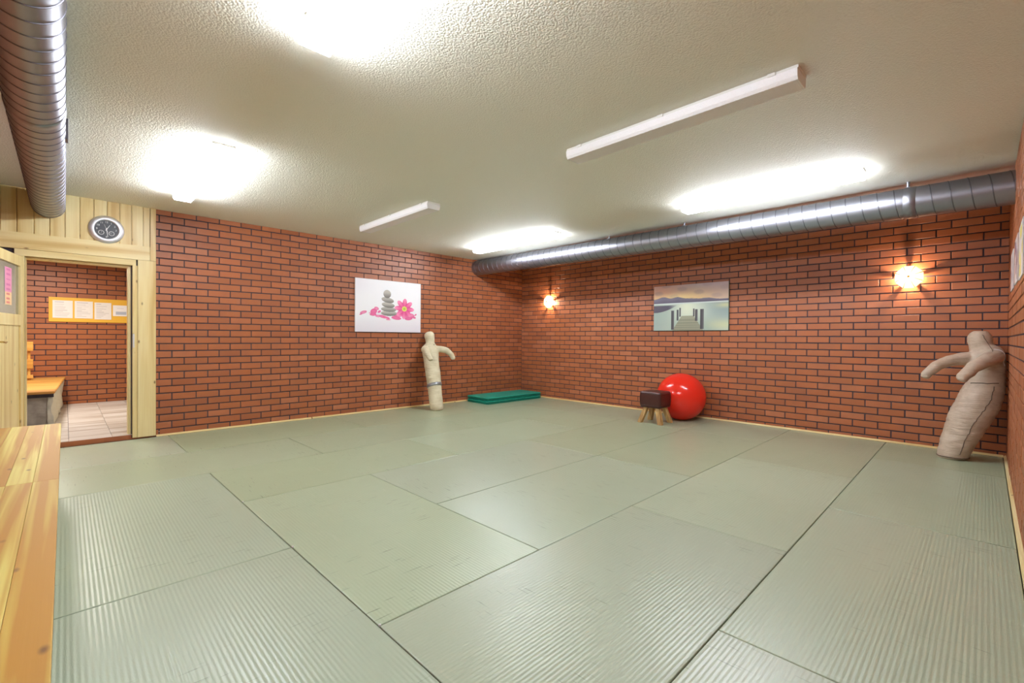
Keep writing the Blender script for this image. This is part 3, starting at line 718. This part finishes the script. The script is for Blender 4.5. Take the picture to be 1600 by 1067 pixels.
for hnum in (12,1,2,3,6,9,10,11):
    a=PI/2-hnum*PI/6; text(str(hnum),.082*math.cos(a),.082*math.sin(a),.028,ck,CF,.022,M['handw'])
for cx,cy in ((-.045,-.038),(.043,-.040)):
    bm=bmesh.new(); lathe(bm,[(.021,.0218),(.023,.0222),(.025,.0218)],CF@Matrix.Translation((cx,cy,0)),32); obj('subdial',bm,M['handw'],ck)
    bm=bmesh.new(); prism(bm,[(-.001,-.004),(.001,-.004),(.0006,.016),(-.0006,.016)],.0225,.0232,CF@Matrix.Translation((cx,cy,0))@Matrix.Rotation(.5+cx*20,4,'Z')); obj('subdial_hand',bm,M['handw'],ck)
for name,an,L,w,t,h in (('hour_hand',-.52,.060,.0035,.014,.0245),('minute_hand',PI+.13,.082,.0035,.016,.0262),('second_hand',.35,.060,.0012,.030,.0278)):
    bm=bmesh.new(); prism(bm,[(-w,-t),(w,-t),(w*.5,L),(-w*.5,L)],h,h+.001,CF@Matrix.Rotation(an,4,'Z')); bmesh.ops.recalc_face_normals(bm,faces=bm.faces); obj(name,bm,M['handw'],ck)
bm=bmesh.new(); lathe(bm,[(0,.021),(.006,.021),(.006,.030),(0,.030)],CF,16); bmesh.ops.recalc_face_normals(bm,faces=bm.faces); obj('hub',bm,M['handw'],ck)

# ------------------------------------------------------------------ sheets on the right wall
def pic(c1,c2,c3,seed):
    r=random.Random(seed); B_=[(r.random(),r.random(),r.uniform(.1,.28),r.choice((c1,c2,c3))) for _ in range(9)]
    def fn(u,v):
        if u<.06 or u>.94 or v<.05 or v>.95: return (232,228,226)
        c=(222,214,214)
        for x,y,s,k in B_:
            if (u-x)**2+((v-y)*1.3)**2<s*s: c=mixc(c,k,.85)
        return c
    return fn
for n,(a,b,c,d,cs,lab) in enumerate([(5.75,6.22,1.665,2.0,((90,84,130),(150,140,150),(200,196,200)),'small white and violet sheet on the right wall nearest the corner'),
    (4.98,5.42,1.66,2.01,((84,74,120),(120,90,110),(190,180,200)),'white and purple sheet in the middle on the right wall'),
    (4.30,4.78,1.64,2.0,((70,90,170),(226,206,70),(230,220,120)),'blue and yellow sheet on the right wall at the frame edge')]):
    s=empty('wall_sheet',(XR-.004,(a+b)/2,(c+d)/2),lab,'picture','sheets on the right wall'); fr=frame((XR-.003,(a+b)/2,(c+d)/2),(0,-1,0),(0,0,1),(-1,0,0))
    obj('card',B(XR-.006,XR-.0005,a,b,c,d),M['paper'],s); printed('printed_face',fr,b-a,d-c,36,30,pic(*cs,n),s,.0036)

# ------------------------------------------------------------------ red ball
bc=Vector((-3.205,6.698,.347))
bm=bmesh.new(); bmesh.ops.create_uvsphere(bm,u_segments=64,v_segments=40,radius=.354); 
for v in bm.verts:
    if v.co.z<-.344: v.co.z=-.344
bmesh.ops.translate(bm,verts=bm.verts,vec=(bc.x,bc.y,.346))
bl=tag(obj('exercise_ball',bm,M['ball'],None,True,loc=(bc.x,bc.y,0)),'large shiny red exercise ball against the back wall','ball')
# its valve plug and moulded rings
bm=bmesh.new(); lathe(bm,[(0,.357),(.012,.357),(.014,.3535)],frame((bc.x,bc.y,.346),(0,1,0),(0,0,1),(1,0,0)),16); obj('valve_plug',bm,M['ball'],bl,True)

# ------------------------------------------------------------------ leather stool (small vaulting horse)
st=empty('leather_stool',(-3.345,6.175,0),'brown leather block stool on splayed wooden legs before the red ball','stool')
sx,sy=-3.345,6.175
bm=bmesh.new(); box(bm,sx-.158,sx+.158,sy-.158,sy+.158,.225,.457); es=list(bm.edges)
bmesh.ops.bevel(bm,geom=es,offset=.028,segments=4,profile=.6,affect='EDGES'); bmesh.ops.subdivide_edges(bm,edges=[e for e in bm.edges if e.calc_length()>.1],cuts=6,use_grid_fill=True)
for v in bm.verts:
    u_,w_=(v.co.x-sx)/.158,(v.co.y-sy)/.158
    if v.co.z>.42: v.co.z+=.012*(1-u_*u_)*(1-w_*w_)
    v.co.x+=.010*math.copysign(1,u_)*(abs(u_)>.9)*(1-((v.co.z-.345)/.11)**2); v.co.y+=.010*math.copysign(1,w_)*(abs(w_)>.9)*(1-((v.co.z-.345)/.11)**2)
obj('leather_block',bm,M['leather'],st,True)
bm=bmesh.new()
for z in (.262,.430):
    tube(bm,[(sx+a*.163,sy+b*.163,z) for a,b in ((-.9,-1),(.9,-1),(1,-.9),(1,.9),(.9,1),(-.9,1),(-1,.9),(-1,-.9),(-.9,-1))],.0035,6)
obj('piping',bm,M['leather'],st)
for a in (-1,1):
    for b in (-1,1):
        bm=bmesh.new(); t_=Vector((sx+a*.085,sy+b*.085,.245)); f_=Vector((sx+a*.160,sy+b*.145,0)); w=.031
        vs=[]
        for P_ in (f_,t_): vs.append([bm.verts.new(P_+Vector((i*w,j*w,0))) for i,j in ((-1,-1),(1,-1),(1,1),(-1,1))])
        bm.faces.new(vs[0][::-1]); bm.faces.new(vs[1])
        for k in range(4): bm.faces.new((vs[0][k],vs[0][(k+1)%4],vs[1][(k+1)%4],vs[1][k]))
        bmesh.ops.bevel(bm,geom=list(bm.edges),offset=.003,segments=1,affect='EDGES'); obj('leg',bm,M['oak'],st)

# ------------------------------------------------------------------ pile of green exercise mats
names=['lowest','second from the floor','third from the floor','top']
rnd=random.Random(11)
for k in range(4):
    dx,dy=(0,.012,-.008,.006)[k],(0,-.01,.012,-.004)[k]; z0=.0+k*.0315
    bm=bmesh.new(); x0,x1,y0,y1=-6.90+dx,-6.275+dx,5.50+dy,6.955+dy; rr=.05; pts=[]
    for cx,cy,a0 in ((x1-rr,y0+rr,-PI/2),(x1-rr,y1-rr,0),(x0+rr,y1-rr,PI/2),(x0+rr,y0+rr,PI)):
        for q_ in range(6): a=a0+q_*PI/10; pts.append((cx+rr*math.cos(a),cy+rr*math.sin(a)))
    cx,cy=(x0+x1)/2,(y0+y1)/2; rings=[]
    for ins,z in ((.014,z0+.0005),(.003,z0+.005),(0,z0+.0135),(.003,z0+.022),(.016,z0+.0265)):
        rings.append([bm.verts.new((cx+(x-cx)*(1-ins/.31),cy+(y-cy)*(1-ins/.72),z)) for x,y in pts])
    n_=len(pts)
    for a,b in zip(rings,rings[1:]):
        for i in range(n_): bm.faces.new((a[i],a[(i+1)%n_],b[(i+1)%n_],b[i]))
    bm.faces.new(rings[0][::-1]); bm.faces.new(rings[-1])
    tag(obj('exercise_mat',bm,M['green'],None,loc=(cx,cy,z0)),'green foam exercise mat in the far corner, %s of its pile'%names[k],'mat','pile of green exercise mats')

# ------------------------------------------------------------------ grappling dummies
def loft(bm,rings,lat,seg=28):
    """rings: (centre, lateral radius, depth radius); lat: lateral unit vector"""
    lat=Vector(lat).normalized(); RR=[]; cs=[Vector(r[0]) for r in rings]
    for i,(c,a,b) in enumerate(rings):
        t=(cs[min(i+1,len(cs)-1)]-cs[max(i-1,0)]).normalized(); l=(lat-t*lat.dot(t)).normalized(); d=t.cross(l)
        RR.append([bm.verts.new(cs[i]+l*a*math.cos(2*PI*k/seg)+d*b*math.sin(2*PI*k/seg)) for k in range(seg)])
    for a,b in zip(RR,RR[1:]):
        for k in range(seg): bm.faces.new((a[k],a[(k+1)%seg],b[(k+1)%seg],b[k]))
    bm.faces.new(RR[0][::-1]); bm.faces.new(RR[-1])
def interp(rings,n):
    """Catmull-Rom through the rings"""
    K=[tuple(r[0])+(r[1],r[2]) for r in rings]; out=[]
    for i in range(len(K)-1):
        p=[K[max(i-1,0)],K[i],K[i+1],K[min(i+2,len(K)-1)]]
        for s in range(n):
            t=s/n; out.append(tuple(.5*((2*b)+(-a+c)*t+(2*a-5*b+4*c-d)*t*t+(-a+3*b-3*c+d)*t**3) for a,b,c,d in zip(*p)))
    out.append(K[-1]); return [((q[0],q[1],q[2]),max(q[3],.002),max(q[4],.002)) for q in out]
def remeshed(name,bm,mat,parent,vox=.011,smooth_it=4,wr=0):
    me=bpy.data.meshes.new('tmp'); bm.to_mesh(me); bm.free(); t=bpy.data.objects.new('tmp',me); COL.objects.link(t)
    md=t.modifiers.new('r','REMESH'); md.mode='VOXEL'; md.voxel_size=vox
    s=t.modifiers.new('s','SMOOTH'); s.factor=.5; s.iterations=smooth_it
    dg=bpy.context.evaluated_depsgraph_get(); me2=bpy.data.meshes.new_from_object(t.evaluated_get(dg)); bpy.data.objects.remove(t)
    b2=bmesh.new(); b2.from_mesh(me2)
    if wr:
        from mathutils import noise
        for v in b2.verts:
            d=noise.noise(Vector((v.co.x*6,v.co.y*6,v.co.z*30)))*wr; v.co+=v.normal*d
        b2.normal_update()
    bvh=BVHTree.FromBMesh(b2)
    me2.materials.clear(); return obj(name,b2,mat,parent,True),bvh
def seam(bvh,pts,r,name,mat,parent,step=14,off=.001):
    bm=bmesh.new(); P_=[]
    for a,b in zip(pts,pts[1:]):
        for k in range(step): P_.append(Vector(a).lerp(Vector(b),k/step))
    P_.append(Vector(pts[-1])); Q=[]
    for p in P_:
        c,n,i,d=bvh.find_nearest(p); Q.append(c+n*off)
    tube(bm,Q,r,6); bmesh.ops.recalc_face_normals(bm,faces=bm.faces); return obj(name,bm,mat,parent,True)
# canvas dummy by the left wall
lat=Vector((.35,.94,0)).normalized(); f1=Vector((.94,-.35,0)).normalized()
d1=empty('grappling_dummy',(-6.40,4.48,0),'cream canvas grappling dummy leaning beneath the stone print, tape round its legs','dummy')
E1=[((-6.405,4.480,.0),.098,.085),((-6.408,4.480,.03),.112,.10),((-6.435,4.485,.10),.114,.10),((-6.49,4.498,.28),.116,.10),((-6.55,4.520,.44),.122,.105),((-6.60,4.532,.58),.128,.11),((-6.65,4.542,.72),.128,.11),((-6.69,4.553,.84),.132,.112),((-6.725,4.563,.95),.142,.112),((-6.75,4.572,1.03),.140,.10),((-6.77,4.586,1.08),.100,.085),((-6.785,4.594,1.12),.076,.075),((-6.80,4.600,1.17),.080,.083),((-6.815,4.602,1.23),.088,.092),((-6.825,4.600,1.285),.078,.08),((-6.83,4.597,1.318),.04,.045)]
bm=bmesh.new(); loft(bm,interp(E1,4),lat)
tube(bm,[(-6.73,4.66,1.015),(-6.69,4.76,1.01),(-6.64,4.85,.985),(-6.60,4.91,.92),(-6.58,4.945,.85),(-6.575,4.948,.825)],[.064,.058,.054,.047,.042,.03],16)
tube(bm,[(-6.74,4.45,1.01),(-6.67,4.42,1.00),(-6.58,4.39,.96),(-6.50,4.375,.90),(-6.43,4.372,.845),(-6.425,4.372,.835)],[.066,.060,.053,.045,.038,.028],16)
body,bv=remeshed('body',bm,M['canvas'],d1,.012,3,.004)
# tape round the legs
bm=bmesh.new(); t0=Vector((-6.535,4.514,.40)); ax=(Vector((-6.55,4.520,.44))-Vector((-6.49,4.498,.28))).normalized(); l0=(lat-ax*lat.dot(ax)).normalized(); dd=ax.cross(l0)
for s,hh in ((0,-.024),(1,.024)):
    pass
rings=[]
for hh,ex_ in ((-.026,.003),(-.026,.007),(.026,.007),(.026,.003)):
    rings.append([bm.verts.new(t0+ax*(hh+.012*math.cos(a_))+l0*(.121+ex_)*math.cos(a_)+dd*(.104+ex_)*math.sin(a_)) for a_ in [2*PI*k/40 for k in range(40)]])
for a,b in zip(rings,rings[1:]):
    for k in range(40): bm.faces.new((a[k],a[(k+1)%40],b[(k+1)%40],b[k]))
bmesh.ops.recalc_face_normals(bm,faces=bm.faces); tag(obj('tape_band',bm,M['tape'],d1,True),'silver tape band')
seam(bv,[Vector((-6.405,4.48,.028))+lat*.12*math.cos(a)+f1*.11*math.sin(a) for a in [2*PI*k/12 for k in range(13)]],.004,'foot_seam',M['leather_tan'],d1,4)
seam(bv,[Vector((-6.78,4.59,1.10))+lat*.07*math.cos(a)+f1*.07*math.sin(a) for a in [2*PI*k/12 for k in range(13)]],.0025,'neck_seam',M['canvas'],d1,4)
bm=bmesh.new(); bmesh.ops.create_uvsphere(bm,u_segments=12,v_segments=8,radius=.009,matrix=Matrix.Translation(bv.find_nearest(Vector((-6.66,4.60,1.10)))[0])); obj('eyelet',bm,M['black'],d1,True)

# leather dummy in the right corner
d2=empty('grappling_dummy',(-.22,6.63,0),'pale worn leather grappling dummy leaning into the right corner','dummy')
E2=[((-.225,6.60,.0),.108,.10),((-.225,6.60,.03),.122,.118),((-.208,6.605,.10),.128,.125),((-.175,6.62,.22),.138,.132),((-.110,6.65,.42),.160,.145),((-.060,6.68,.54),.166,.150),((-.026,6.71,.65),.162,.150),((.004,6.74,.76),.146,.145),((.006,6.765,.85),.146,.142),((.003,6.785,.95),.150,.14),((.000,6.80,1.04),.150,.13),((-.006,6.81,1.095),.142,.115),((-.020,6.82,1.135),.104,.098),((-.030,6.82,1.165),.094,.094),((-.040,6.82,1.235),.095,.098),((-.040,6.82,1.285),.086,.09),((-.038,6.82,1.320),.05,.055)]
bm=bmesh.new(); loft(bm,interp(E2,4),(1,0,0),32)
tube(bm,[(.075,6.81,1.07),(.068,6.68,1.055),(.00,6.53,1.02),(-.08,6.41,.955),(-.140,6.34,.875),(-.165,6.32,.835),(-.17,6.318,.825)],[.074,.074,.066,.058,.052,.045,.031],18)
tube(bm,[(-.085,6.79,1.035),(-.17,6.72,1.03),(-.26,6.64,1.005),(-.35,6.57,.955),(-.42,6.52,.875),(-.445,6.505,.835),(-.448,6.503,.825)],[.074,.066,.060,.053,.047,.040,.028],18)
body,bv=remeshed('body',bm,M['leather_tan'],d2,.012,3,.006)
DS=plain('dark_stitch_and_shade',srgb(96,82,70),.8)  # stitching colour, also used for the shade in the waist fold
seam(bv,[Vector((-.225,6.60,.022))+Vector((.14*math.cos(a),.13*math.sin(a),0)) for a in [2*PI*k/16 for k in range(17)]],.005,'foot_seam',DS,d2,4)
seam(bv,[(-.135,6.4,.04),(-.10,6.4,.22),(-.05,6.4,.38),(.02,6.45,.52),(.08,6.5,.64),(.115,6.5,.78)],.0028,'side_seam',DS,d2)
seam(bv,[(-.12,6.62,.800),(-.06,6.60,.798),(.02,6.60,.792),(.10,6.63,.80)],.005,'waist_crease_shade',DS,d2,10,.0)  # dark tube laid along the waist fold to stand for its shade
seam(bv,[(.06,6.7,1.14),(.10,6.7,1.13),(.13,6.7,1.09),(.145,6.7,1.03),(.145,6.72,.97)],.003,'shoulder_seam',M['paper'],d2,8)
seam(bv,[(.02,6.6,1.32),(.045,6.6,1.26),(.045,6.6,1.19)],.0025,'head_seam',DS,d2,8)
bpy.context.view_layer.update()
